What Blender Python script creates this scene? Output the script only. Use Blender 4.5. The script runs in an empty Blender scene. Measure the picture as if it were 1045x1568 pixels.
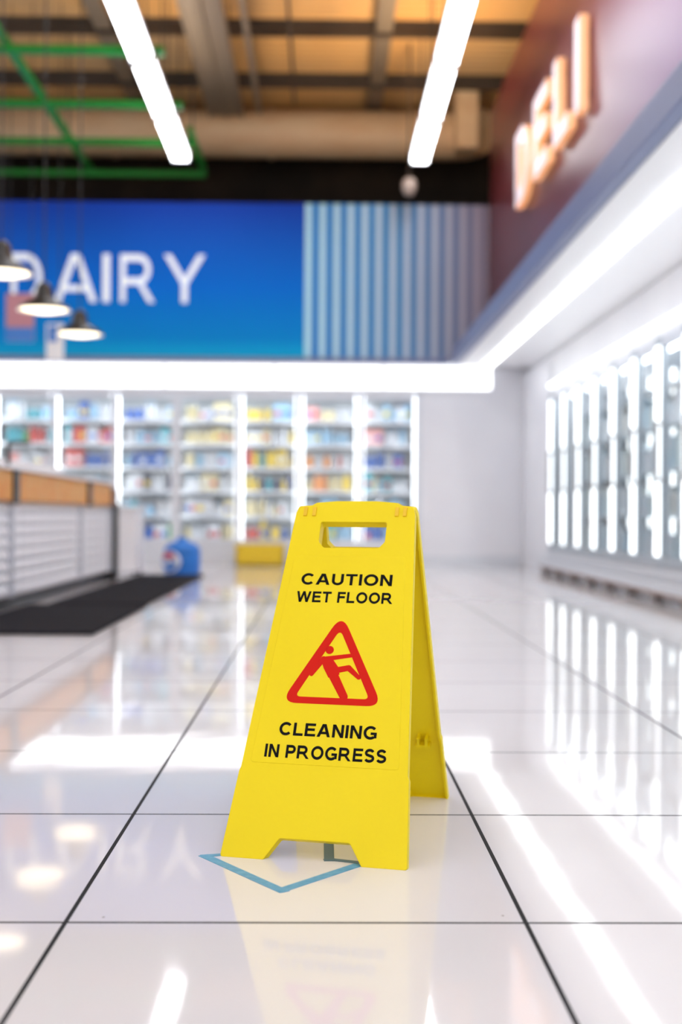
import bpy, math, random
from mathutils import Vector, Matrix
random.seed(11)
sc = bpy.context.scene

# ------------------------------------------------------------------ materials
def mat(name, col, rough=0.5, metal=0.0, emis=None, estr=0.0, spec=0.5, coat=0.0, alpha=1.0):
    m = bpy.data.materials.new(name); m.use_nodes = True
    b = m.node_tree.nodes['Principled BSDF']
    b.inputs['Base Color'].default_value = (*col, 1)
    b.inputs['Roughness'].default_value = rough
    b.inputs['Metallic'].default_value = metal
    b.inputs['Specular IOR Level'].default_value = spec
    b.inputs['Coat Weight'].default_value = coat
    b.inputs['Alpha'].default_value = alpha
    if emis:
        b.inputs['Emission Color'].default_value = (*emis, 1)
        b.inputs['Emission Strength'].default_value = estr
    return m

def noise_col(m, c1, c2, scale=5.0, stretch=(1, 1, 1), bump=0.0, detail=3.0):
    nt = m.node_tree; b = nt.nodes['Principled BSDF']
    tc = nt.nodes.new('ShaderNodeTexCoord'); mp = nt.nodes.new('ShaderNodeMapping')
    mp.inputs['Scale'].default_value = stretch
    n = nt.nodes.new('ShaderNodeTexNoise'); n.inputs['Scale'].default_value = scale
    n.inputs['Detail'].default_value = detail
    r = nt.nodes.new('ShaderNodeValToRGB')
    r.color_ramp.elements[0].position = 0.35; r.color_ramp.elements[1].position = 0.65
    r.color_ramp.elements[0].color = (*c1, 1); r.color_ramp.elements[1].color = (*c2, 1)
    nt.links.new(tc.outputs['Object'], mp.inputs['Vector']); nt.links.new(mp.outputs[0], n.inputs['Vector'])
    nt.links.new(n.outputs['Fac'], r.inputs['Fac']); nt.links.new(r.outputs[0], b.inputs['Base Color'])
    if bump:
        bp = nt.nodes.new('ShaderNodeBump'); bp.inputs['Strength'].default_value = bump
        bp.inputs['Distance'].default_value = 0.002
        nt.links.new(n.outputs['Fac'], bp.inputs['Height']); nt.links.new(bp.outputs[0], b.inputs['Normal'])
    return m

M = {}
M['yellow'] = noise_col(mat('sign_yellow_plastic', (.87, .68, .008), .42, spec=.25), (.83, .64, .003), (.85, .66, .004), 6, bump=.05)
M['yellow_dk'] = mat('sign_yellow_hinge', (.80, .50, .006), .4)
M['black'] = mat('ink_black', (.004, .004, .006), .7, spec=.12)
M['red'] = mat('ink_red', (.62, .010, .003), .6, spec=.15)
M['white'] = noise_col(mat('white_paint', (.80, .80, .82), .45), (.80, .80, .83), (.84, .84, .86), 2)
M['wallwhite'] = noise_col(mat('white_wall', (.78, .78, .82), .4), (.79, .79, .84), (.83, .83, .87), 1.5)
M['soffit'] = mat('soffit_white', (.88, .88, .90), .35)
M['greyblue'] = mat('trim_grey_blue', (.16, .19, .34), .4)
M['grey'] = mat('grey_metal', (.45, .45, .46), .4, .6)
M['alu'] = mat('aluminium_frame', (.70, .72, .77), .3, .2)
M['fframe'] = mat('freezer_door_frame', (.42, .47, .52), .4, .2)
M['dark'] = noise_col(mat('dark_backwall', (.03, .02, .015), .8), (.018, .012, .009), (.05, .03, .018), 1.2)
M['duct'] = noise_col(mat('beige_duct', (.9, .66, .42), .5), (.86, .58, .33), (.92, .68, .42), 2.0, (1, 3, 3))
M['ceil'] = noise_col(mat('corrugated_ceiling', (.8, .5, .2), .6), (.54, .35, .17), (.76, .43, .14), .5, (1, 1, 1))
M['beam'] = noise_col(mat('steel_beam', (.12, .09, .065), .6), (.05, .035, .024), (.08, .056, .04), 2)
M['tray'] = mat('cable_tray', (.28, .22, .16), .5, .3)
M['green'] = mat('green_pipe', (.012, .26, .03), .4)
M['blackmetal'] = mat('black_metal', (.012, .012, .014), .35)
M['cord'] = mat('cord', (.02, .02, .02), .6)
M['tube'] = mat('fluorescent_tube', (1, 1, 1), .5, emis=(.96, .975, 1), estr=9)
M['canopy'] = mat('cooler_lightbox', (1, 1, 1), .5, emis=(.96, .98, 1), estr=1.5)
M['led'] = mat('led_strip', (1, 1, 1), .5, emis=(.92, .97, 1), estr=3.4)
M['fled'] = mat('freezer_door_led', (1, 1, 1), .5, emis=(.93, .98, 1), estr=1.5)
M['soled'] = mat('soffit_led', (1, 1, 1), .5, emis=(.95, .98, 1), estr=3.2)
M['lamp'] = mat('warm_bulb', (1, 1, 1), .5, emis=(1, .82, .55), estr=2.0)
M['lettwarm'] = mat('letter_side_glow', (.85, .55, .35), .5, emis=(1, .42, .14), estr=.40)
M['lettface'] = mat('letter_face', (.80, .70, .74), .5, emis=(1, .80, .86), estr=.16)
M['dairyletter'] = mat('dairy_letter_white', (.86, .90, .97), .4, emis=(.88, .94, 1), estr=.13)
M['orange'] = noise_col(mat('orange_band', (.8, .36, .05), .45), (.80, .28, .02), (.8, .42, .10), 14)
M['brown'] = mat('brown_wood', (.18, .07, .04), .5)
M['mat'] = noise_col(mat('rubber_mat', (.01, .01, .012), .95, spec=.12), (.005, .005, .007), (.024, .024, .030), 90, bump=.8)
M['tape'] = noise_col(mat('blue_tape', (.14, .42, .60), .55), (.07, .30, .48), (.13, .38, .56), 60)
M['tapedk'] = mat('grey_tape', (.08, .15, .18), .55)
M['blue'] = mat('bin_blue', (.02, .2, .7), .4)
M['pred'] = mat('roundel_red', (.7, .03, .03), .4)
M['pwhite'] = mat('roundel_white', (.9, .9, .9), .4)
M['base'] = mat('kick_base', (.30, .27, .27), .5)
M['rail'] = mat('rail_brown', (.38, .25, .2), .5)
M['frint'] = mat('freezer_interior', (.74, .80, .84), .5)
M['wicker'] = mat('moulded_white_panel', (.90, .90, .94), .45)
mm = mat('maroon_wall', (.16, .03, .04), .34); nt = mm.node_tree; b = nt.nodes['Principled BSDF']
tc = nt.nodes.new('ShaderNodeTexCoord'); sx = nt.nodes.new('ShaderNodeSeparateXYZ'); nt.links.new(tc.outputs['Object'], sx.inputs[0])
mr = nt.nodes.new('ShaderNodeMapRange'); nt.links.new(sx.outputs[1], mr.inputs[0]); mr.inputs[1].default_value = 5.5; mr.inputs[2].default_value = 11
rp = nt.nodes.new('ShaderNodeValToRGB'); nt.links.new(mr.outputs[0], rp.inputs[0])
rp.color_ramp.elements[0].color = (.22, .11, .33, 1); rp.color_ramp.elements[1].color = (.09, .014, .016, 1)  # violet light glow towards the near end, painted into the base colour
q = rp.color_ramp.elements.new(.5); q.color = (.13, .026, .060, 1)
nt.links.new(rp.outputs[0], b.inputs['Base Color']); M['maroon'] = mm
# glass
g = bpy.data.materials.new('door_glass'); g.use_nodes = True
nt = g.node_tree; nt.nodes.clear()
o = nt.nodes.new('ShaderNodeOutputMaterial'); mx = nt.nodes.new('ShaderNodeMixShader')
t = nt.nodes.new('ShaderNodeBsdfTransparent'); gl = nt.nodes.new('ShaderNodeBsdfGlossy')
t.inputs[0].default_value = (.96, .98, .99, 1); gl.inputs['Roughness'].default_value = .03
mx.inputs[0].default_value = .10
nt.links.new(t.outputs[0], mx.inputs[1]); nt.links.new(gl.outputs[0], mx.inputs[2]); nt.links.new(mx.outputs[0], o.inputs[0])
M['glass'] = g

# floor tiles
f = mat('glossy_floor_tile', (.8, .8, .8), .05, spec=.8); nt = f.node_tree; b = nt.nodes['Principled BSDF']; L = nt.links
def math_n(op, a=None, bb=None):
    n = nt.nodes.new('ShaderNodeMath'); n.operation = op
    for i, v in enumerate((a, bb)):
        if v is None: continue
        if isinstance(v, (int, float)): n.inputs[i].default_value = v
        else: L.new(v, n.inputs[i])
    return n.outputs[0]
tc = nt.nodes.new('ShaderNodeTexCoord'); sx = nt.nodes.new('ShaderNodeSeparateXYZ'); L.new(tc.outputs['Object'], sx.inputs[0])
dx = math_n('ABSOLUTE', math_n('SUBTRACT', math_n('FLOORED_MODULO', math_n('ADD', sx.outputs[0], .63), .6), .3))
dy = math_n('ABSOLUTE', math_n('SUBTRACT', math_n('FLOORED_MODULO', math_n('ADD', sx.outputs[1], -1.66 + .3), .6), .3))
line = math_n('MAXIMUM', math_n('LESS_THAN', dx, .0032), math_n('LESS_THAN', dy, .0032))
ns = nt.nodes.new('ShaderNodeTexNoise'); ns.inputs['Scale'].default_value = 2.2; L.new(tc.outputs['Object'], ns.inputs['Vector'])
rp = nt.nodes.new('ShaderNodeValToRGB'); rp.color_ramp.elements[0].color = (.725, .70, .715, 1); rp.color_ramp.elements[1].color = (.785, .77, .785, 1)
L.new(ns.outputs['Fac'], rp.inputs[0])
vo = nt.nodes.new('ShaderNodeTexVoronoi'); vo.inputs['Scale'].default_value = 5.5; L.new(tc.outputs['Object'], vo.inputs['Vector'])
spk = math_n('LESS_THAN', vo.outputs['Distance'], .012)
m1 = nt.nodes.new('ShaderNodeMix'); m1.data_type = 'RGBA'; L.new(spk, m1.inputs[0]); L.new(rp.outputs[0], m1.inputs[6]); m1.inputs[7].default_value = (.25, .2, .15, 1)
m2 = nt.nodes.new('ShaderNodeMix'); m2.data_type = 'RGBA'; L.new(line, m2.inputs[0]); L.new(m1.outputs[2], m2.inputs[6]); m2.inputs[7].default_value = (.014, .015, .017, 1)
L.new(m2.outputs[2], b.inputs['Base Color'])
L.new(math_n('ADD', math_n('MULTIPLY', line, .6), .05), b.inputs['Roughness'])
L.new(math_n('SUBTRACT', .5, math_n('MULTIPLY', line, .4)), b.inputs['Specular IOR Level'])
n2 = nt.nodes.new('ShaderNodeTexNoise'); n2.inputs['Scale'].default_value = 5; n2.inputs['Detail'].default_value = 1; L.new(tc.outputs['Object'], n2.inputs['Vector'])
bp = nt.nodes.new('ShaderNodeBump'); bp.inputs['Strength'].default_value = .04; bp.inputs['Distance'].default_value = .01
L.new(n2.outputs['Fac'], bp.inputs['Height']); L.new(bp.outputs[0], b.inputs['Normal'])
M['floor'] = f

# dairy banner: printed stripes + blue gradient lightening towards the bottom
d = mat('dairy_banner', (.02, .12, .6), .65, spec=.10); nt = d.node_tree; b = nt.nodes['Principled BSDF']; L = nt.links
tc = nt.nodes.new('ShaderNodeTexCoord'); sx = nt.nodes.new('ShaderNodeSeparateXYZ'); L.new(tc.outputs['Object'], sx.inputs[0])
mr = nt.nodes.new('ShaderNodeMapRange'); L.new(sx.outputs[2], mr.inputs[0]); mr.inputs[1].default_value = 2.18; mr.inputs[2].default_value = 3.79
rp = nt.nodes.new('ShaderNodeValToRGB'); L.new(mr.outputs[0], rp.inputs[0])
e = rp.color_ramp.elements; e[0].position = 0; e[0].color = (.006, .42, .72, 1); e[1].position = 1; e[1].color = (.012, .055, .44, 1)
e2 = rp.color_ramp.elements.new(.45); e2.color = (.002, .16, .66, 1)
e3 = rp.color_ramp.elements.new(.12); e3.color = (.002, .24, .64, 1)
st = math_n('LESS_THAN', math_n('FLOORED_MODULO', math_n('ADD', sx.outputs[0], .19), .147), .07)
reg = math_n('GREATER_THAN', sx.outputs[0], -.19)
ms = nt.nodes.new('ShaderNodeMapRange'); L.new(sx.outputs[0], ms.inputs[0]); ms.inputs[1].default_value = -.2; ms.inputs[2].default_value = 1.7
rs = nt.nodes.new('ShaderNodeValToRGB'); L.new(ms.outputs[0], rs.inputs[0])
rs.color_ramp.elements[0].color = (.004, .18, .60, 1); rs.color_ramp.elements[1].color = (.20, .17, .23, 1)
q = rs.color_ramp.elements.new(.5); q.color = (.05, .24, .52, 1)
rl = nt.nodes.new('ShaderNodeValToRGB'); L.new(ms.outputs[0], rl.inputs[0])
rl.color_ramp.elements[0].color = (.46, .78, .90, 1); rl.color_ramp.elements[1].color = (.27, .23, .30, 1)
q = rl.color_ramp.elements.new(.6); q.color = (.44, .53, .66, 1)
ma = nt.nodes.new('ShaderNodeMix'); ma.data_type = 'RGBA'; L.new(st, ma.inputs[0]); L.new(rs.outputs[0], ma.inputs[6]); L.new(rl.outputs[0], ma.inputs[7])
mb = nt.nodes.new('ShaderNodeMix'); mb.data_type = 'RGBA'; L.new(reg, mb.inputs[0]); L.new(rp.outputs[0], mb.inputs[6]); L.new(ma.outputs[2], mb.inputs[7])
L.new(mb.outputs[2], b.inputs['Base Color'])
M['dairy'] = d

# ------------------------------------------------------------------ mesh builder
BOXF = [(0, 1, 3, 2), (4, 6, 7, 5), (0, 4, 5, 1), (2, 3, 7, 6), (0, 2, 6, 4), (1, 5, 7, 3)]
class B:
    def __init__(s, name):
        s.name = name; s.v = []; s.f = []; s.mi = []; s.sm = []; s.mats = []
    def _m(s, k):
        m = M[k]
        if m not in s.mats: s.mats.append(m)
        return s.mats.index(m)
    def add(s, verts, faces, k, smooth=False):
        o = len(s.v); i = s._m(k)
        s.v += [tuple(x) for x in verts]
        for fc in faces:
            s.f.append(tuple(a + o for a in fc)); s.mi.append(i); s.sm.append(smooth)
        return s
    def box(s, x0, x1, y0, y1, z0, z1, k):
        v = [(x, y, z) for x in (x0, x1) for y in (y0, y1) for z in (z0, z1)]
        return s.add(v, BOXF, k)
    def cyl(s, p0, p1, r0, r1, k, n=16, caps=True):
        p0 = Vector(p0); p1 = Vector(p1); ax = (p1 - p0).normalized()
        t = Vector((0, 0, 1)) if abs(ax.z) < .9 else Vector((1, 0, 0))
        a = ax.cross(t).normalized(); c = ax.cross(a)
        vs = []
        for p, r in ((p0, r0), (p1, r1)):
            for i in range(n):
                th = 2 * math.pi * i / n
                vs.append(p + (a * math.cos(th) + c * math.sin(th)) * r)
        s.add(vs, [(i, (i + 1) % n, n + (i + 1) % n, n + i) for i in range(n)], k, True)
        if caps: s.add(vs, [tuple(range(n))[::-1], tuple(range(n, 2 * n))], k)
        return s
    def lathe(s, cx, cy, prof, k, n=24, smooth=True):
        vs = []
        for r, z in prof:
            for i in range(n):
                th = 2 * math.pi * i / n
                vs.append((cx + r * math.cos(th), cy + r * math.sin(th), z))
        fs = []
        for j in range(len(prof) - 1):
            for i in range(n):
                fs.append((j * n + i, j * n + (i + 1) % n, (j + 1) * n + (i + 1) % n, (j + 1) * n + i))
        return s.add(vs, fs, k, smooth)
    def done(s, bevel=0, seg=2):
        me = bpy.data.meshes.new(s.name); me.from_pydata(s.v, [], s.f)
        for m in s.mats: me.materials.append(m)
        me.polygons.foreach_set('material_index', s.mi); me.polygons.foreach_set('use_smooth', s.sm)
        me.update()
        ob = bpy.data.objects.new(s.name, me); sc.collection.objects.link(ob)
        if bevel:
            md = ob.modifiers.new('bevel', 'BEVEL'); md.width = bevel; md.segments = seg; md.limit_method = 'ANGLE'
        return ob

def curve_to_mesh(cu):
    ob = bpy.data.objects.new('tmp', cu); sc.collection.objects.link(ob)
    dg = bpy.context.evaluated_depsgraph_get(); dg.update()
    ev = ob.evaluated_get(dg); me = ev.to_mesh()
    vs = [tuple(v.co) for v in me.vertices]; fs = [tuple(p.vertices) for p in me.polygons]
    ev.to_mesh_clear(); bpy.data.objects.remove(ob); bpy.data.curves.remove(cu)
    return vs, fs

def shape(splines, extrude, bevel=0):
    cu = bpy.data.curves.new('c', 'CURVE'); cu.dimensions = '2D'; cu.fill_mode = 'BOTH'
    cu.extrude = max(extrude - bevel, 0); cu.bevel_depth = bevel; cu.bevel_resolution = 2
    if bevel: cu.offset = -bevel
    for pts in splines:
        sp = cu.splines.new('POLY'); sp.points.add(len(pts) - 1)
        for i, p in enumerate(pts): sp.points[i].co = (p[0], p[1], 0, 1)
        sp.use_cyclic_u = True
    return curve_to_mesh(cu)

# ---- grotesque capitals drawn from strokes
def arc(cx, cy, rx, ry, a0, a1, n=24):
    return [(cx + rx * math.cos(math.radians(a0 + (a1 - a0) * i / n)), cy + ry * math.sin(math.radians(a0 + (a1 - a0) * i / n))) for i in range(n + 1)]
def ribbon(pts, t, closed=False):
    P = [Vector(p) for p in pts]; N = len(P); Lf = []; Rt = []
    for i in range(N):
        if closed: a = P[i - 1]; c = P[(i + 1) % N]
        else: a = P[max(i - 1, 0)]; c = P[min(i + 1, N - 1)]
        d1 = (P[i] - a); d2 = (c - P[i])
        if d1.length < 1e-9: d1 = d2
        if d2.length < 1e-9: d2 = d1
        d1 = d1.normalized(); d2 = d2.normalized()
        n_ = Vector((-(d1 + d2).y, (d1 + d2).x)).normalized(); k = t / 2 / max(.5, n_.dot(Vector((-d1.y, d1.x))))
        Lf.append(P[i] + n_ * k); Rt.append(P[i] - n_ * k)
    polys = []
    rng = range(N) if closed else range(N - 1)
    for i in rng:
        j = (i + 1) % N; polys.append([tuple(Rt[i]), tuple(Rt[j]), tuple(Lf[j]), tuple(Lf[i])])
    return polys
def glyph(ch, t):
    h = t / 2; R_ = lambda x0, y0, x1, y1: [(x0, y0), (x1, y0), (x1, y1), (x0, y1)]
    def par(x0, y0, x1, y1, wd): return [(x0 - wd / 2, y0), (x0 + wd / 2, y0), (x1 + wd / 2, y1), (x1 - wd / 2, y1)]
    if ch == ' ': return [], .30
    if ch == 'I': return [R_(0, 0, t, 1)], t
    if ch == 'L': return [R_(0, 0, t, 1), R_(t, 0, .74, t * .92)], .74
    if ch in 'EF':
        w_ = .80 if ch == 'E' else .74
        g_ = [R_(0, 0, t, 1), R_(t, 1 - t * .92, w_, 1), R_(t, .52 - t * .46, w_ - .05, .52 + t * .46)]
        if ch == 'E': g_.append(R_(t, 0, w_ + .02, t * .92))
        return g_, w_
    if ch == 'T': w_ = .84; return [R_(0, 1 - t * .92, w_, 1), R_(w_ / 2 - h, 0, w_ / 2 + h, 1 - t * .92)], w_
    if ch == 'O': return ribbon(arc(.52, .5, .52 - h, .52 - h, 0, 360 - 360 / 40, 39), t, True), 1.04
    if ch == 'C': return ribbon(arc(.51, .5, .51 - h, .52 - h, 42, 318, 30), t), .95
    if ch == 'G': return ribbon(arc(.52, .5, .52 - h, .52 - h, 42, 312, 30), t) + [R_(1.0 - t, .10, 1.0, .53), R_(.54, .53 - t * .92, 1.0 - t, .53)], 1.0
    if ch == 'U': w_ = .86; return ribbon([(h, 1), (h, .40)] + arc(w_ / 2, .38, w_ / 2 - h, .40 - h, 180, 360, 20) + [(w_ - h, .40), (w_ - h, 1)], t), w_
    if ch == 'N': w_ = .86; return [R_(0, 0, t, 1), R_(w_ - t, 0, w_, 1), [(0, 1), (w_ - t * 1.1, 0), (w_, 0), (t * 1.1, 1)]], w_
    if ch == 'A': w_ = 1.02; a_ = 1.1 * t; return [par(a_ / 2, 0, w_ / 2 - .03, 1, a_), par(w_ - a_ / 2, 0, w_ / 2 + .03, 1, a_), R_(.24, .22, w_ - .24, .22 + t * .88)], w_
    if ch == 'W': w_ = 1.38; a_ = 1.04 * t; x = [a_ / 2, .27 * w_, .5 * w_, .73 * w_, w_ - a_ / 2]; return [par(x[1], 0, x[0], 1, a_), par(x[1], 0, x[2], 1, a_), par(x[3], 0, x[2], 1, a_), par(x[3], 0, x[4], 1, a_)], w_
    if ch == 'Y': w_ = .96; a_ = 1.12 * t; return [par(w_ / 2, .40, a_ / 2, 1, a_), par(w_ / 2, .40, w_ - a_ / 2, 1, a_), R_(w_ / 2 - h, 0, w_ / 2 + h, .45)], w_
    if ch in 'PR':
        w_ = .82 if ch == 'P' else .86; yb = .44; r_ = (1 - h - yb) / 2
        g_ = [R_(0, 0, t, 1)] + ribbon([(t * .9, 1 - h), (w_ - h - r_ * 1.1, 1 - h)] + arc(w_ - h - r_ * 1.1, (1 - h + yb) / 2, r_ * 1.1, r_, 90, -90, 16) + [(t * .9, yb)], t)
        if ch == 'R': g_.append([(.80, 0), (.80 + t * 1.2, 0), (.52 + t * .55, yb + .02), (.52 - t * .65, yb + .02)]); w_ = .80 + t * 1.2
        return g_, w_
    if ch == 'D': w_ = .88; return [R_(0, 0, t, 1)] + ribbon([(t * .9, 1 - h), (w_ * .46, 1 - h)] + arc(w_ * .46, .5, w_ * .54 - h, .5 - h, 90, -90, 24) + [(t * .9, h)], t), w_
    if ch == 'S':
        w_ = .84; r_ = (.52 - h) / 2
        up = arc(w_ / 2, .5 + r_, w_ / 2 - h - .02, r_, 22, 225, 20); dn = arc(w_ / 2, .5 - r_, w_ / 2 - h, r_, 45, -158, 20)
        return ribbon(up + dn, t), w_
    return [], .5
def text(body, cx, cy, w, h, extrude, t=.175, track=.17):
    polys = []; x = 0
    for ch in body:
        g_, adv = glyph(ch, t)
        for p in g_: polys.append([(a + x, b_) for a, b_ in p])
        x += adv + track
    xs = [p[0] for q_ in polys for p in q_]; x0, x1 = min(xs), max(xs)
    vs = []; fs = []
    for p in polys:
        ar = sum(p[i - 1][0] * p[i][1] - p[i][0] * p[i - 1][1] for i in range(len(p)))
        if ar < 0: p = p[::-1]
        o_ = len(vs); n_ = len(p)
        for z in (-extrude, extrude):
            for a, b_ in p: vs.append((cx + ((a - x0) / (x1 - x0) - .5) * w, cy + (b_ - .5) * h, z))
        fs.append(tuple(o_ + n_ + i for i in range(n_))); fs.append(tuple(o_ + i for i in range(n_))[::-1])
        for i in range(n_): j = (i + 1) % n_; fs.append((o_ + i, o_ + j, o_ + n_ + j, o_ + n_ + i))
    return vs, fs

def roundpoly(pts, r, n=5):
    out = []
    N = len(pts)
    rr = r if isinstance(r, (list, tuple)) else [r] * N
    for i in range(N):
        p = Vector(pts[i]); a = Vector(pts[i - 1]); c = Vector(pts[(i + 1) % N]); ri = rr[i]
        if ri <= 0: out.append(tuple(p)); continue
        da = (a - p); dc = (c - p)
        ang = da.angle(dc); l = min(ri / math.tan(ang / 2), da.length * .48, dc.length * .48)
        s0 = p + da.normalized() * l; s1 = p + dc.normalized() * l
        for k in range(n + 1):
            tt = k / n
            q = s0 * (1 - tt) ** 2 + p * 2 * tt * (1 - tt) + s1 * tt * tt
            out.append((q.x, q.y))
    return out

# ------------------------------------------------------------------ wet floor sign
sgn = B('wet_floor_sign')
TH = math.radians(15.4)
u = Vector((math.cos(TH), -math.sin(TH), 0))
C0 = Vector((-.0125, 1.943, 0)); T0 = Vector((.058, 2.190, .543))
Lp = .598
v1 = (T0 - C0) / Lp
n1 = u.cross(v1).normalized()
def fr(vs, off=0): return [C0 + u * a + v1 * h + n1 * (z + off) for a, h, z in vs]
R = [(.056, .034), (.078, 0), (.1485, 0), (.1382, .136), (.1360, .142), (.1050, .590), (.1010, .602), (.078, .604), (.070, .609), (.035, .612)]
outline = R + [(-a, h) for a, h in R[::-1]]
rad = [.006, .004, .005, .003, .003, .006, .006, .004, .004, .02]; rad = rad + rad[::-1]
outl = roundpoly(outline, rad)
hole = roundpoly([(-.058, .572), (.058, .572), (.058, .536), (.048, .524), (-.048, .524), (-.058, .536)], [.004, .004, .008, .008, .008, .008])
def scaled(pts, d):
    res = []; N = len(pts)
    for i in range(N):
        a = Vector(pts[i - 1]); p = Vector(pts[i]); c = Vector(pts[(i + 1) % N])
        t = (c - a)
        if t.length < 1e-9: res.append(tuple(p)); continue
        t.normalize(); nn = Vector((-t.y, t.x))
        res.append(tuple(p + nn * d))
    return res
area_ = sum(outl[i - 1][0] * outl[i][1] - outl[i][0] * outl[i - 1][1] for i in range(len(outl)))
sg = 1 if area_ > 0 else -1
inner = scaled(outl, .004 * sg)
areah = sum(hole[i - 1][0] * hole[i][1] - hole[i][0] * hole[i - 1][1] for i in range(len(hole)))
sh = 1 if areah > 0 else -1
holeo = scaled(hole, -.004 * sh)
vs, fs = shape([outl, hole], .002, .0012)
sgn.add(fr(vs, -.002), fs, 'yellow')
vs, fs = shape([outl, inner], .007, 0); sgn.add(fr(vs, -.008), fs, 'yellow')
vs, fs = shape([hole, holeo], .010, 0); sgn.add(fr(vs, -.011), fs, 'yellow')
plate = roundpoly([(-.1215, .150), (.1215, .150), (.0965, .508), (-.0965, .508)], .006)
vs, fs = shape([plate], .0008, .0007); sgn.add(fr(vs, 0.0), fs, 'yellow')
s0 = .0010
for body, hh, w_, ch in (('CAUTION', .4655, .1570, .0200), ('WET FLOOR', .4335, .1655, .0192), ('CLEANING', .2065, .1605, .0210), ('IN PROGRESS', .1700, .1990, .0210)):
    vs, fs = text(body, 0, hh, w_, ch, .0003, t=.205, track=.15)
    sgn.add(fr(vs, s0), fs, 'black')
tri_o = roundpoly([(-.0845, .2495), (.0845, .2495), (0, .405)], [.016, .016, .0165], 8)
tri_i = roundpoly([(-.0620, .2605), (.0620, .2605), (0, .3775)], [.006, .006, .007], 8)
vs, fs = shape([tri_o, tri_i], .0003); sgn.add(fr(vs, s0), fs, 'red')
def capsule(p0, r0, p1, r1, n=10):
    p0 = Vector(p0); p1 = Vector(p1); d_ = (p1 - p0).normalized(); an = math.atan2(d_.y, d_.x)
    pts = []
    for i in range(n + 1):
        t_ = an - math.pi / 2 + math.pi * i / n; pts.append((p1.x + r1 * math.cos(t_), p1.y + r1 * math.sin(t_)))
    for i in range(n + 1):
        t_ = an + math.pi / 2 + math.pi * i / n; pts.append((p0.x + r0 * math.cos(t_), p0.y + r0 * math.sin(t_)))
    return pts
figs = [capsule((-.0136, .3410), .0068, (-.0134, .3411), .0068),
        capsule((-.020, .3255), .0040, (.0345, .3345), .0030),
        capsule((-.022, .3255), .0046, (-.0390, .2985), .0030),
        capsule((-.0150, .3205), .0080, (-.004, .3010), .0075),
        capsule((-.005, .3030), .0080, (.0195, .2630), .0066),
        capsule((.0, .3065), .0050, (.0215, .3115), .0048),
        capsule((.0220, .3115), .0048, (.0405, .2960), .0034),
        [(-.0265, .325), (-.010, .330), (.004, .313), (.008, .300), (-.010, .294), (-.020, .310)]]
for i, c in enumerate(figs):
    vs, fs = shape([c], .0003 + i * .00001); sgn.add(fr(vs, s0), fs, 'red')
for a in (-.088, -.072, .074, .088):
    vs = [(x, y, z) for x in (a - .003, a + .003) for y in (.583, .599) for z in (-.002, .0028)]
    sgn.add(fr(vs), BOXF, 'yellow_dk')
bdir = Vector((math.sin(TH), math.cos(TH), 0))
T2 = T0 + bdir * .030
B2 = Vector((.101, 2.440, 0))
v2 = (T2 - B2) / Lp; n2v = -(u.cross(v2).normalized())
def rr_(vs, off=0): return [B2 + u * a + v2 * h + n2v * (z + off) for a, h, z in vs]
vs, fs = shape([outl, hole], .002, .0012); sgn.add(rr_(vs, -.002), fs, 'yellow')
vs, fs = shape([outl, inner], .007, 0); sgn.add(rr_(vs, -.008), fs, 'yellow')
vs, fs = shape([hole, holeo], .007, 0); sgn.add(rr_(vs, -.008), fs, 'yellow')
for (a0, a1, h0, h1) in ((.090, .116, .120, .127), (.093, .098, .127, .142), (.108, .113, .127, .142), (-.112, -.085, .125, .133)):
    vs = [(x, y, z) for x in (a0, a1) for y in (h0, h1) for z in (-.022, -.002)]
    sgn.add(rr_(vs), BOXF, 'yellow')
for a in (-.092, .092):
    pA = C0 + u * a + v1 * .588; pB = B2 + u * a + v2 * .588
    sgn.cyl(pA - n1 * .004, pB - n2v * .004, .006, .006, 'yellow', 12)
sgn.done()

# ------------------------------------------------------------------ tape arrow on floor
tp = B('floor_tape_arrow')
def strip(p, q, w_, k, z=.0006):
    p = Vector((*p, 0)); q = Vector((*q, 0)); d_ = (q - p).normalized(); n_ = Vector((-d_.y, d_.x, 0)) * w_ / 2
    vs = [p + n_, p - n_, q - n_, q + n_]
    tp.add([(*x.xy, .0001) for x in vs] + [(*x.xy, z) for x in vs], [(4, 5, 6, 7), (0, 1, 5, 4), (1, 2, 6, 5), (2, 3, 7, 6), (3, 0, 4, 7)], k)
strip((-.182, 1.988), (-.0487, 1.794), .017, 'tape')
strip((-.0580, 1.798), (.0600, 1.936), .017, 'tape', .0008)
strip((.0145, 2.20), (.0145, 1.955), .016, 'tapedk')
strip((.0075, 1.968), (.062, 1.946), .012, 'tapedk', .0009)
strip((-.185, 1.982), (-.115, 2.00), .012, 'tape', .0009)
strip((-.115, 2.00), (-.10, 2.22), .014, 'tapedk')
tp.done()

# ------------------------------------------------------------------ room shell
B('floor').add([(-8, -4, 0), (3.2, -4, 0), (3.2, 16.2, 0), (-8, 16.2, 0)], [(0, 1, 2, 3)], 'floor').done()
cl = B('ceiling'); CZ = 5.35; y = -4.0; prof = []
while y < 16.0:
    prof += [(y, CZ), (y + .05, CZ), (y + .07, CZ + .035), (y + .13, CZ + .035)]; y += .15
prof.append((16.2, CZ))
vs = [(-8, a, b_) for a, b_ in prof] + [(3.6, a, b_) for a, b_ in prof]; N = len(prof)
cl.add(vs, [(i, i + 1, N + i + 1, N + i) for i in range(N - 1)], 'ceil').done()
B('wall_back').box(-8, 3.6, 15.85, 16.0, 0, 5.34, 'dark').done()
B('wall_left').box(-8.15, -8.01, -4, 15.8, 0, 5.34, 'wallwhite').done()
B('wall_right').box(3.21, 3.35, -4, 15.8, 0, 5.34, 'wallwhite').done()
B('wall_cooler_side').box(1.08, 2.32, 13.9, 14.05, 0, 2.15, 'wallwhite').done()
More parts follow.
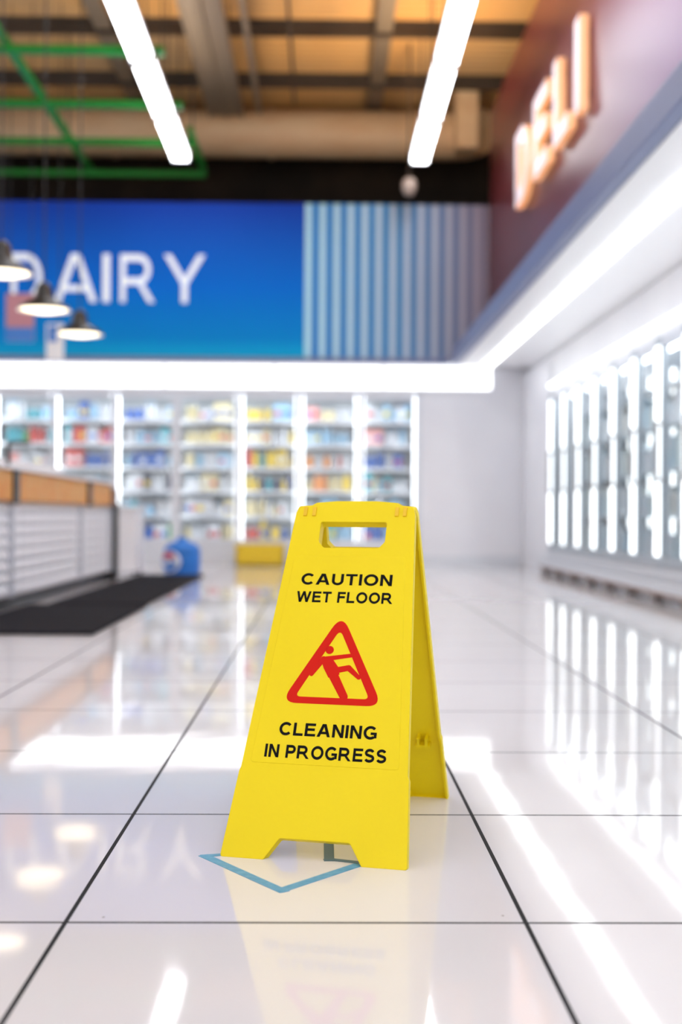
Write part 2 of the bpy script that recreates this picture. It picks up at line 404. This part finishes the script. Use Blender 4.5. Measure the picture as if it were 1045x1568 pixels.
B('baseboard_cooler_side').box(1.08, 2.15, 13.87, 13.899, 0, .10, 'alu').done(.004)
B('wall_freezer_end').box(2.20, 2.34, 12.21, 13.89, 0, 2.09, 'wallwhite').done()

db = B('wall_dairy_bulkhead')
db.box(-8, 1.735, 13.3, 13.36, 2.18, 3.79, 'dairy')
db.box(-8, 3.1, 13.36, 15.8, 2.16, 2.24, 'soffit')
db.box(-8, 1.735, 13.36, 15.8, 3.72, 3.79, 'dark')
db.done()
B('shade_trim_dairy').box(-8, 1.33, 13.26, 13.40, 2.12, 2.178, 'greyblue').done(.005)  # grey-blue strip added for the dark shadow band under the bulkhead
dl = B('dairy_lettering')
for ch, x0, x1 in (('D', -3.246, -2.93), ('A', -2.80, -2.36), ('I', -2.295, -2.225), ('R', -2.114, -1.76), ('Y', -1.657, -1.234)):
    vs, fs = text(ch, (x0 + x1) / 2, 2.99, x1 - x0, .50, .010, t=.14)
    dl.add([(a, 13.289 - z_, b_) for a, b_, z_ in vs], fs, 'dairyletter')
dl.done()

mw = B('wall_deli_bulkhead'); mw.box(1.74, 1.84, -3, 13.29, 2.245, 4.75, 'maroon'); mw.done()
B('trim_deli').box(1.34, 1.415, -3, 13.25, 2.10, 2.25, 'greyblue').done(.006)
so = B('soffit_deli'); so.box(1.42, 3.19, -3, 13.25, 2.10, 2.24, 'soffit')
so.done()
ls = B('soffit_led_strip')
for i in range(10):
    yb = 13.2 - i * 1.5
    ls.box(1.66, 1.74, yb - 1.42, yb, 2.075, 2.0995, 'soled')
ls.done()
tl = B('trim_canopy_lightbox')
for i in range(8):
    x1 = 1.84 - i * 1.19
    if x1 - 1.19 < -7.6: break
    tl.box(x1 - 1.165, x1, 13.845, 13.868, 1.92, 2.15, 'canopy')
    tl.box(x1 - 1.165, x1, 13.868, 13.885, 1.90, 2.155, 'white')
tl.done()
de = B('deli_lettering')
for ch, y0, y1 in (('D', 10.98, 10.34), ('E', 10.06, 9.47), ('L', 9.20, 8.66), ('I', 8.42, 8.26)):
    vs, fs = text(ch, 0, 3.50, y0 - y1, .62, .03, t=.2)
    cy = (y0 + y1) / 2
    face = [f_ for f_ in fs if all(vs[i][2] > .02 for i in f_)]
    rest = [f_ for f_ in fs if not all(vs[i][2] > .02 for i in f_)]
    W = [(1.69 - z_, cy - a, b_) for a, b_, z_ in vs]
    de.add(W, face, 'lettface'); de.add(W, rest, 'lettwarm')
    yo = y0 - .06
    for zz in (3.3, 3.7): de.box(1.70, 1.739, yo - .02, yo + .02, zz, zz + .04, 'blackmetal')
de.done()

# ------------------------------------------------------------------ ceiling services
for X in (-1.44, .965, -4.6):
    r = B('fluorescent_light_row'); ye = 12.85
    while ye > -3:
        y1 = ye; y0 = ye - 1.38
        r.box(X - .09, X + .09, y0, y1 - .02, 4.14, 4.18, 'white')
        r.box(X - .074, X + .074, y0 + .05, y1 - .07, 4.085, 4.14, 'tube')
        r.box(X - .085, X + .085, y0 + .0, y0 + .045, 4.08, 4.15, 'white')
        r.box(X - .085, X + .085, y1 - .065, y1 - .02, 4.08, 4.15, 'white')
        for yy in (y0 + .2, y1 - .2): r.cyl((X, yy, 4.18), (X, yy, CZ), .006, .006, 'cord', 6)
        ye -= 1.40
    r.done()
gp = B('green_pipe_frame')
for X in (-1.31, -2.54, -3.75, -4.96):
    gp.box(X - .03, X + .03, 12.4 if X > -1.5 else 5.8, 13.87, 4.255, 4.31, 'green')
for Y in (6.2, 7.5, 8.85, 10.16, 11.5, 12.66, 13.84):
    gp.box(-6.5, -1.28, Y - .035, Y + .035, 4.195, 4.255, 'green')
for X in (-1.31, -2.54, -3.75):
    for Y in (12.66,): gp.cyl((X, Y, 4.3), (X, Y, CZ), .008, .008, 'cord', 6)
gp.done()
dc = B('air_duct')
dc.cyl((-7.95, 14.6, 4.90), (1.55, 14.6, 4.90), .27, .27, 'duct', 32)
for X in (-6, -4.2, -2.4, -.6, 1.0): dc.cyl((X - .03, 14.6, 4.90), (X + .03, 14.6, 4.90), .285, .285, 'duct', 32)
prev = None
for i in range(7):
    th = i / 6 * math.pi / 2
    p = Vector((1.50 + .22 * math.sin(th), 14.6 - .22 * (1 - math.cos(th)), 4.90))
    if prev: dc.cyl(prev, p, .27, .27, 'duct', 24)
    prev = p
dc.box(1.46, 1.70, 14.0, 14.4, 4.60, 5.34, 'duct')
dc.done()
bm = B('ceiling_beams')
for Y in (-1, 2, 5, 8, 10.4, 12.4, 13.9):
    bm.box(-7.95, 3.15, Y - .03, Y + .03, 5.20, 5.215, 'beam'); bm.box(-7.95, 3.15, Y - .01, Y + .01, 5.215, CZ - .02, 'beam'); bm.box(-7.95, 3.15, Y - .05, Y + .05, CZ - .02, CZ - .001, 'beam')
for X in (-4.2, -2.15, .58, 2.6):
    bm.box(X - .08, X + .08, -3, 15.8, 5.24, CZ - .001, 'tray')
bm.done()
ct = B('cable_tray')
ct.box(-1.28, -.90, -3, 14.2, 4.98, 4.995, 'tray')
for X in (-1.28, -1.10, -.92): ct.box(X, X + .02, -3, 14.2, 4.95, 5.06, 'tray')
for Y in (0, 3, 6, 9, 12):
    for X in (-1.27, -.91): ct.cyl((X, Y, 5.05), (X, Y, CZ), .006, .006, 'cord', 6)
ct.cyl((-.72, -3, 5.0), (-.72, 14.1, 5.0), .03, .03, 'tray', 10)
ct.cyl((-.33, -3, 5.1), (-.33, 14.1, 5.1), .015, .015, 'beam', 8)
ct.cyl((-1.75, -3, 5.05), (-1.75, 14.1, 5.05), .045, .045, 'tray', 12)
ct.done()
M['domecol'] = mat('dome_camera_casing', (.40, .31, .26), .4)
cam_ = B('dome_security_camera')
cam_.cyl((.87, 12.95, 3.96), (.87, 12.95, CZ), .010, .010, 'beam', 10)
cam_.lathe(.87, 12.95, [(.001, 3.97), (.05, 3.965), (.072, 3.93), (.075, 3.88), (.06, 3.83), (.035, 3.80), (.001, 3.79)], 'domecol')
cam_.done()

for (X, Y) in ((-1.84, 7.3), (-1.88, 8.6), (-1.86, 9.75), (-1.86, 6.0)):
    p = B('pendant_lamp'); z0 = 1.90
    p.lathe(X, Y, [(.180, z0), (.172, z0 + .02), (.12, z0 + .055), (.065, z0 + .085), (.052, z0 + .16), (.025, z0 + .19), (.001, z0 + .195)], 'blackmetal', 32)
    p.lathe(X, Y, [(.180, z0), (.165, z0 + .012), (.11, z0 + .045), (.001, z0 + .06)], 'pwhite', 32)
    p.lathe(X, Y, [(.001, z0 - .018), (.08, z0 - .012), (.15, z0 + .006), (.001, z0 + .045)], 'lamp', 24)
    p.cyl((X, Y, z0 + .16), (X, Y, CZ), .005, .005, 'cord', 6)
    p.done()
hs = B('hanging_promo_sign')
M['pink'] = mat('promo_pink', (.50, .22, .26), .5); M['bluep'] = mat('promo_blue', (.05, .2, .6), .5)
hs.box(-2.98, -2.72, 12.0, 12.02, 2.15, 2.60, 'pink'); hs.box(-2.98, -2.72, 11.99, 12.0, 2.15, 2.28, 'bluep')
hs.box(-2.60, -2.44, 12.0, 12.02, 1.98, 2.32, 'white'); hs.box(-2.58, -2.50, 11.99, 12.0, 2.15, 2.30, 'bluep')
for X in (-2.95, -2.75, -2.48): hs.cyl((X, 12.01, 2.3), (X, 12.01, CZ), .004, .004, 'cord', 6)
hs.done()

# ------------------------------------------------------------------ dairy cooler (back)
def pcol(c):
    key = 'p_%d_%d_%d' % tuple(int(x * 100) for x in c)
    if key not in M: M[key] = mat('packaging_' + key, c, .4)
    return key
mull = [-6.85, -6.2, -5.55, -4.9, -4.25, -3.58, -2.92, -2.26, -1.59, -.91, -.25, .41, 1.05]
co = B('dairy_cooler')
YF = 13.9
co.box(-6.9, 1.07, 14.72, 14.78, .08, 2.15, 'frint')
co.box(-6.9, 1.07, YF + .02, 14.75, .08, .20, 'white')
co.box(-6.9, 1.07, YF - .01, YF + .03, .0, .22, 'alu')
co.box(-6.9, 1.07, YF, 14.75, 1.86, 2.15, 'white')
co.box(1.03, 1.07, YF, 14.75, .1, 2.15, 'white'); co.box(-6.9, -6.86, YF, 14.75, .1, 2.15, 'white')
SH = [.22, .52, .80, 1.06, 1.32, 1.58]
for z in SH[1:]:
    co.box(-6.86, 1.03, 14.12, 14.72, z - .03, z, 'white')
    co.box(-6.86, 1.03, 14.10, 14.12, z - .03, z + .003, 'alu')
for i, X in enumerate(mull):
    wd = .035 if abs(X + 1.59) > .01 else .055
    co.box(X - wd, X + wd, YF - .02, YF + .03, .22, 1.86, 'alu')
    co.box(X - .042, X + .042, YF + .035, YF + .06, .25, 1.84, 'led')
for a, b_ in zip(mull[:-1], mull[1:]):
    co.box(a + .045, b_ - .045, YF - .015, YF + .02, .22, .27, 'alu'); co.box(a + .045, b_ - .045, YF - .015, YF + .02, 1.80, 1.86, 'alu')
    co.box(a + .05, b_ - .05, YF + .03, YF + .10, 1.83, 1.855, 'led')
    co.cyl((b_ - .09, YF - .05, .85), (b_ - .09, YF - .05, 1.2), .012, .012, 'grey', 8)
    co.box(b_ - .1, b_ - .08, YF - .05, YF, .86, .88, 'grey'); co.box(b_ - .1, b_ - .08, YF - .05, YF, 1.17, 1.19, 'grey')
co.done()
cg = B('dairy_cooler_glass_doors')
for a, b_ in zip(mull[:-1], mull[1:]): cg.add([(a + .045, YF, .27), (b_ - .045, YF, .27), (b_ - .045, YF, 1.80), (a + .045, YF, 1.80)], [(0, 1, 2, 3)], 'glass')
cg.done()
Wt = (.74, .77, .82); Ye = (.85, .62, .05); Or = (.85, .34, .10); Bl = (.02, .13, .52); Te = (.04, .42, .52); Gr = (.08, .42, .15); Pk = (.80, .36, .34); Cr = (.80, .70, .42); Rd = (.60, .05, .04); LB = (.32, .56, .76); Dk = (.04, .05, .12)
default = [[Wt, LB, Pk, Te], [Wt, Wt, Bl, Rd], [Gr, Te, Wt], [Te, Wt, LB], [Bl, Wt, Te], [LB, Wt, Te]]
bays = {11: [[Wt, LB, Bl], [Te, Wt, LB, Wt], [LB, Wt, Cr, Te], [Bl, Bl, LB, Wt], [Wt, LB, Pk, LB], [Te, LB, Wt]],
        10: [[LB, Bl, Te, Wt], [LB, Wt, Ye], [Ye, Cr, Or, Wt], [Or, Pk, Pk, Wt], [Pk, Wt, Or, LB], [Cr, Cr, Wt, Pk]],
        9: [[Bl, Rd, Ye, Dk], [LB, Wt, Cr], [Ye, Dk, Ye, Te], [Ye, Ye, Te, Rd], [Ye, Cr, Wt], [Te, Ye, LB]],
        8: [[Wt, Cr, Rd, Dk], [Wt, Cr, LB], [Wt, Cr, Wt, Dk], [Wt, Cr, LB], [Cr, Cr, Wt], [Cr, Wt, Bl]],
        7: [[LB, Bl, Wt, Gr], [Wt, Te, LB], [Wt, Dk, Wt], [Wt, LB, Bl, Wt], [Te, Wt, Wt, LB], [Bl, LB, Wt]],
        6: [[Wt, Bl, Te], [Wt, Pk, Wt], [Wt, LB, Rd], [Bl, Pk, Rd, Wt], [LB, Rd, Wt, Te], [Bl, Wt, LB]],
        5: [[Gr, Te, Wt], [Wt, LB], [Gr, Wt, Te], [Rd, Pk, Wt, Wt], [Gr, Te, Rd, Wt], [Te, Wt, LB]]}
ps = B('dairy_product_stock')
for bi, (a, b_) in enumerate(zip(mull[:-1], mull[1:])):
    rows = bays.get(bi, default)
    for si, z in enumerate(SH):
        cols = rows[si]; x = a + .07
        while x < b_ - .11:
            c = random.choice(cols); kind = random.random(); gcount = random.choice([1, 1, 2, 2]); hh = random.uniform(.14, .22) if si else random.uniform(.18, .27); wd = random.uniform(.05, .10)
            sft = random.choice([1, .88, .76]); c = tuple(x_ * sft for x_ in c)
            k = pcol(c)
            for _ in range(gcount):
                if x + wd > b_ - .06: break
                yf = 14.16 + random.uniform(0, .02)
                if kind < .4:
                    ps.box(x, x + wd * .94, yf, yf + .3, z, z + hh * .85, k)
                    ps.add([(x, yf, z + hh * .85), (x + wd * .94, yf, z + hh * .85), (x + wd * .94, yf + .3, z + hh * .85), (x, yf + .3, z + hh * .85), (x + wd * .3, yf + .03, z + hh), (x + wd * .65, yf + .03, z + hh), (x + wd * .65, yf + .27, z + hh), (x + wd * .3, yf + .27, z + hh)],
                           [(0, 1, 5, 4), (1, 2, 6, 5), (2, 3, 7, 6), (3, 0, 4, 7), (4, 5, 6, 7)], k)
                    ps.box(x + wd * .12, x + wd * .8, yf - .002, yf, z + hh * .3, z + hh * .55, pcol(random.choice([Wt, Bl, Rd, Ye])))
                else:
                    cx = x + wd / 2; rr2 = wd * .46
                    for q in range(2):
                        cy = yf + rr2 + q * wd
                        ps.lathe(cx, cy, [(rr2, z), (rr2, z + hh * .62), (rr2 * .4, z + hh * .84), (rr2 * .4, z + hh * .9)], k, 10)
                        ps.lathe(cx, cy, [(rr2 * .48, z + hh * .88), (rr2 * .48, z + hh), (.001, z + hh)], pcol(Wt if c != Wt else LB), 10)
                x += wd
            x += random.uniform(.0, .02)
ps.done()
yc = B('yellow_crate')
M['crate'] = mat('crate_yellow', (.85, .6, .02), .45)
x0, x1, y0, y1, z1 = -.90, -.40, 13.35, 13.75, .22
yc.box(x0, x1, y0, y1, 0.0, .02, 'crate')
yc.box(x0, x1, y0, y0 + .02, 0, z1, 'crate'); yc.box(x0, x1, y1 - .02, y1, 0, z1, 'crate'); yc.box(x0, x0 + .02, y0, y1, 0, z1, 'crate'); yc.box(x1 - .02, x1, y0, y1, 0, z1, 'crate')
yc.box(x0 - .012, x1 + .012, y0 - .012, y0 + .02, z1 - .03, z1, 'crate'); yc.box(x0 - .012, x1 + .012, y0 - .012, y0, .08, .10, 'crate')
for i in range(7): yc.box(x0 + .02 + i * .073, x0 + .035 + i * .073, y0 - .01, y0, .02, z1 - .03, 'crate')
yc.done(.004)

# ------------------------------------------------------------------ freezer run (right)
fz = B('upright_freezer_run'); XF = 2.20
fz.box(2.88, 2.94, -2.5, 12.2, .1, 2.09, 'frint'); fz.box(XF, 2.9, -2.5, 12.2, 1.70, 2.09, 'white'); fz.box(XF, 2.9, -2.5, 12.2, .06, .22, 'white')
fz.box(XF, 2.9, 12.14, 12.2, .1, 2.0, 'white')
fz.box(XF - .03, XF - .001, -2.5, 12.2, 1.77, 1.80, 'fled')
for z in (.55, .88, 1.2, 1.48): fz.box(2.42, 2.88, -2.5, 12.14, z - .02, z, 'frint')
dy_ = []; yv = 12.1
while yv > -2.4:
    dy_.append(yv); yv -= .645
for Y in dy_:
    fz.box(XF - .02, XF + .03, Y - .07, Y + .09, .22, 1.70, 'fframe')
    fz.box(XF - .026, XF - .021, Y - .065, Y + .055, .28, 1.64, 'fled')
    fz.box(XF + .35, XF + .37, Y - .30, Y - .26, .30, 1.62, 'fled')
    fz.cyl((XF - .06, Y - .12, .75), (XF - .06, Y - .12, 1.15), .012, .012, 'grey', 8)
    fz.box(XF - .06, XF, Y - .13, Y - .11, .76, .78, 'grey'); fz.box(XF - .06, XF, Y - .13, Y - .11, 1.12, 1.14, 'grey')
for a, b_ in zip(dy_[:-1], dy_[1:]):
    fz.box(XF - .015, XF + .02, b_ + .05, a - .05, .22, .28, 'fframe'); fz.box(XF - .015, XF + .02, b_ + .05, a - .05, 1.63, 1.70, 'alu')
    fz.box(XF + .08, XF + .16, b_ + .1, a - .1, 1.66, 1.69, 'led')
fz.done()
fg = B('freezer_glass_doors')
for a, b_ in zip(dy_[:-1], dy_[1:]): fg.add([(XF, a - .05, .28), (XF, b_ + .05, .28), (XF, b_ + .05, 1.63), (XF, a - .05, 1.63)], [(0, 1, 2, 3)], 'glass')
fg.done()
fs_ = B('frozen_food_stock')
pal2 = [(.7, .76, .80), (.58, .72, .78), (.66, .76, .74), (.8, .82, .84), (.72, .72, .68), (.44, .62, .74)]
for z in (.22, .55, .88, 1.2):
    Y = 5.0
    while Y < 11.9:
        wd = random.uniform(.12, .22); hh = random.uniform(.14, .24)
        fs_.box(2.46, 2.8, Y, Y + wd, z, z + hh, pcol(random.choice(pal2))); Y += wd + .015
fs_.done()
br = B('freezer_bumper_rail')
br.box(2.08, 2.12, 5, 12.2, .07, .13, 'alu'); br.box(2.085, 2.15, 5, 12.2, .05, .07, 'rail')
for i in range(11): br.box(2.09, 2.15, 5.3 + i * .67, 5.38 + i * .67, 0, .06, 'base')
br.box(2.15, 2.19, -2.5, 12.2, 0, .20, 'alu')
br.done()

# ------------------------------------------------------------------ left service counter
cn = B('service_counter')
cn.box(-2.6, -1.74, 5.2, 10.38, .0, .07, 'blackmetal')
cn.box(-2.6, -1.735, 5.2, 10.38, .07, .60, 'white')
def wavy(bb, xf, ya, yb, za, zb, px=.24, pz=.065, amp=.030):
    ny = max(2, int((yb - ya) / (px / 12))); nz = max(2, int((zb - za) / (pz / 8)))
    vs = []
    for i in range(ny + 1):
        for j in range(nz + 1):
            y = ya + (yb - ya) * i / ny; z = za + (zb - za) * j / nz
            hh = abs(math.sin(math.pi * (y - ya) / px)) * abs(math.sin(math.pi * (z - za) / pz))
            vs.append((xf + amp * (hh ** .5), y, z))
    fs = [(i * (nz + 1) + j, (i + 1) * (nz + 1) + j, (i + 1) * (nz + 1) + j + 1, i * (nz + 1) + j + 1) for i in range(ny) for j in range(nz)]
    bb.add(vs, fs, 'wicker', True)
cp = B('counter_moulded_panels')
seg = [5.2, 6.05, 7.05, 9.05, 10.32]
for a, b_ in zip(seg[:-1], seg[1:]):
    wavy(cp, -1.733, a + .025, b_ - .025, .07, .59)
cpo = cp.done()
for b_ in seg: cn.box(-1.735, -1.695, b_ - .02, b_ + .02, .07, .60, 'alu')
cn.box(-2.62, -1.67, 5.2, 10.1, .60, .765, 'orange')
cn.box(-2.62, -1.64, 5.18, 10.13, .765, .785, 'white')
for Y in (6.95, 9.15): cn.box(-1.669, -1.655, Y - .06, Y + .06, .585, .78, 'blackmetal')
cn.box(-1.76, -1.66, 10.1, 10.4, .60, .74, 'brown')
cn.box(-1.76, -1.66, 10.34, 10.44, 0, .62, 'blackmetal')
cn.box(-2.5, -1.95, 5.5, 9.6, .785, .87, 'white')
cn.cyl((-1.72, 7.0, .78), (-1.72, 7.0, .92), .012, .012, 'blackmetal', 8); cn.cyl((-1.72, 7.0, .92), (-1.64, 7.15, .93), .010, .010, 'blackmetal', 8)
cno = cn.done(.004)
cpo.name = 'moulded_panels'; cpo.parent = cno
db2 = B('display_bin'); db2.box(-1.95, -1.62, 11.2, 11.62, .03, .56, 'wicker'); db2.box(-1.97, -1.60, 11.18, 11.64, .56, .60, 'white')
for X in (-1.93, -1.66):
    for Y in (11.22, 11.57): db2.box(X, X + .03, Y, Y + .03, 0, .04, 'blackmetal')
db2.done(.004)
B('rubber_floor_mat').box(-1.68, -1.0, 5.6, 7.35, .0005, .014, 'mat').done(.004)
B('rubber_floor_mat').box(-1.58, -1.02, 7.42, 11.1, .0005, .014, 'mat').done(.004)
pb = B('blue_promo_bin'); X, Y = -1.24, 11.35
pb.lathe(X, Y, [(.001, .0), (.145, .0), (.16, .015), (.165, .18), (.16, .20), (.165, .205), (.155, .24), (.12, .275), (.07, .295), (.05, .30), (.045, .33), (.001, .335)], 'blue', 32)
dr = Vector((-.55, -.83, 0)).normalized(); c0 = Vector((X, Y, .12))
pb.cyl(c0 + dr * .12, c0 + dr * .176, .095, .095, 'pwhite', 28); pb.cyl(c0 + dr * .17, c0 + dr * .180, .085, .085, 'blue', 28)
sd = dr.cross(Vector((0, 0, 1))).normalized()
pts = []
for i in range(15):
    th = math.pi * .12 + math.pi * i / 14 * .76
    pts.append(c0 + dr * .182 + sd * .08 * math.cos(th) + Vector((0, 0, .08 * math.sin(th))))
pb.add(pts, [tuple(range(15))], 'pred')
pts = [c0 + dr * .182 + sd * a + Vector((0, 0, b_)) for a, b_ in ((-.078, .02), (-.03, .028), (.03, .0), (.078, .018), (.08, -.01), (.03, -.03), (-.03, 0), (-.08, -.012))]
pb.add(pts, [tuple(range(8))], 'pwhite')
pb.done()

# ------------------------------------------------------------------ unseen warm area lights added above the light rows to brighten the ceiling
def area(name, loc, rot, sx_, sy_, power, col):
    l = bpy.data.lights.new(name, 'AREA'); l.shape = 'RECTANGLE'; l.size = sx_; l.size_y = sy_; l.energy = power; l.color = col
    ob = bpy.data.objects.new(name, l); ob.location = loc; ob.rotation_euler = rot; sc.collection.objects.link(ob)
area('ceiling_fill_uplight', (.965, 9.8, 4.22), (math.pi, 0, 0), .16, 6.0, 55, (1, .74, .45))
area('ceiling_fill_uplight', (-1.44, 9.8, 4.33), (math.pi, 0, 0), .16, 6.0, 18, (1, .82, .62))

# ------------------------------------------------------------------ world + camera
w = bpy.data.worlds.new('store_ambient'); sc.world = w; w.use_nodes = True
w.node_tree.nodes['Background'].inputs[0].default_value = (.975, .985, 1, 1)
w.node_tree.nodes['Background'].inputs[1].default_value = .82

cd = bpy.data.cameras.new('camera'); cam = bpy.data.objects.new('camera', cd); sc.collection.objects.link(cam)
cd.sensor_fit = 'VERTICAL'; cd.sensor_height = 36; cd.sensor_width = 24; cd.lens = 44.77
cam.matrix_world = Matrix.Translation((0, 0, .53)) @ Matrix.Rotation(-.0151, 4, 'Z') @ Matrix.Rotation(math.pi / 2 + .003, 4, 'X') @ Matrix.Rotation(.006, 4, 'Z')
cd.dof.use_dof = True; cd.dof.focus_distance = 2.03; cd.dof.aperture_fstop = 2.4
sc.camera = cam
sc.view_settings.view_transform = 'Standard'
sc.view_settings.exposure = 0.72
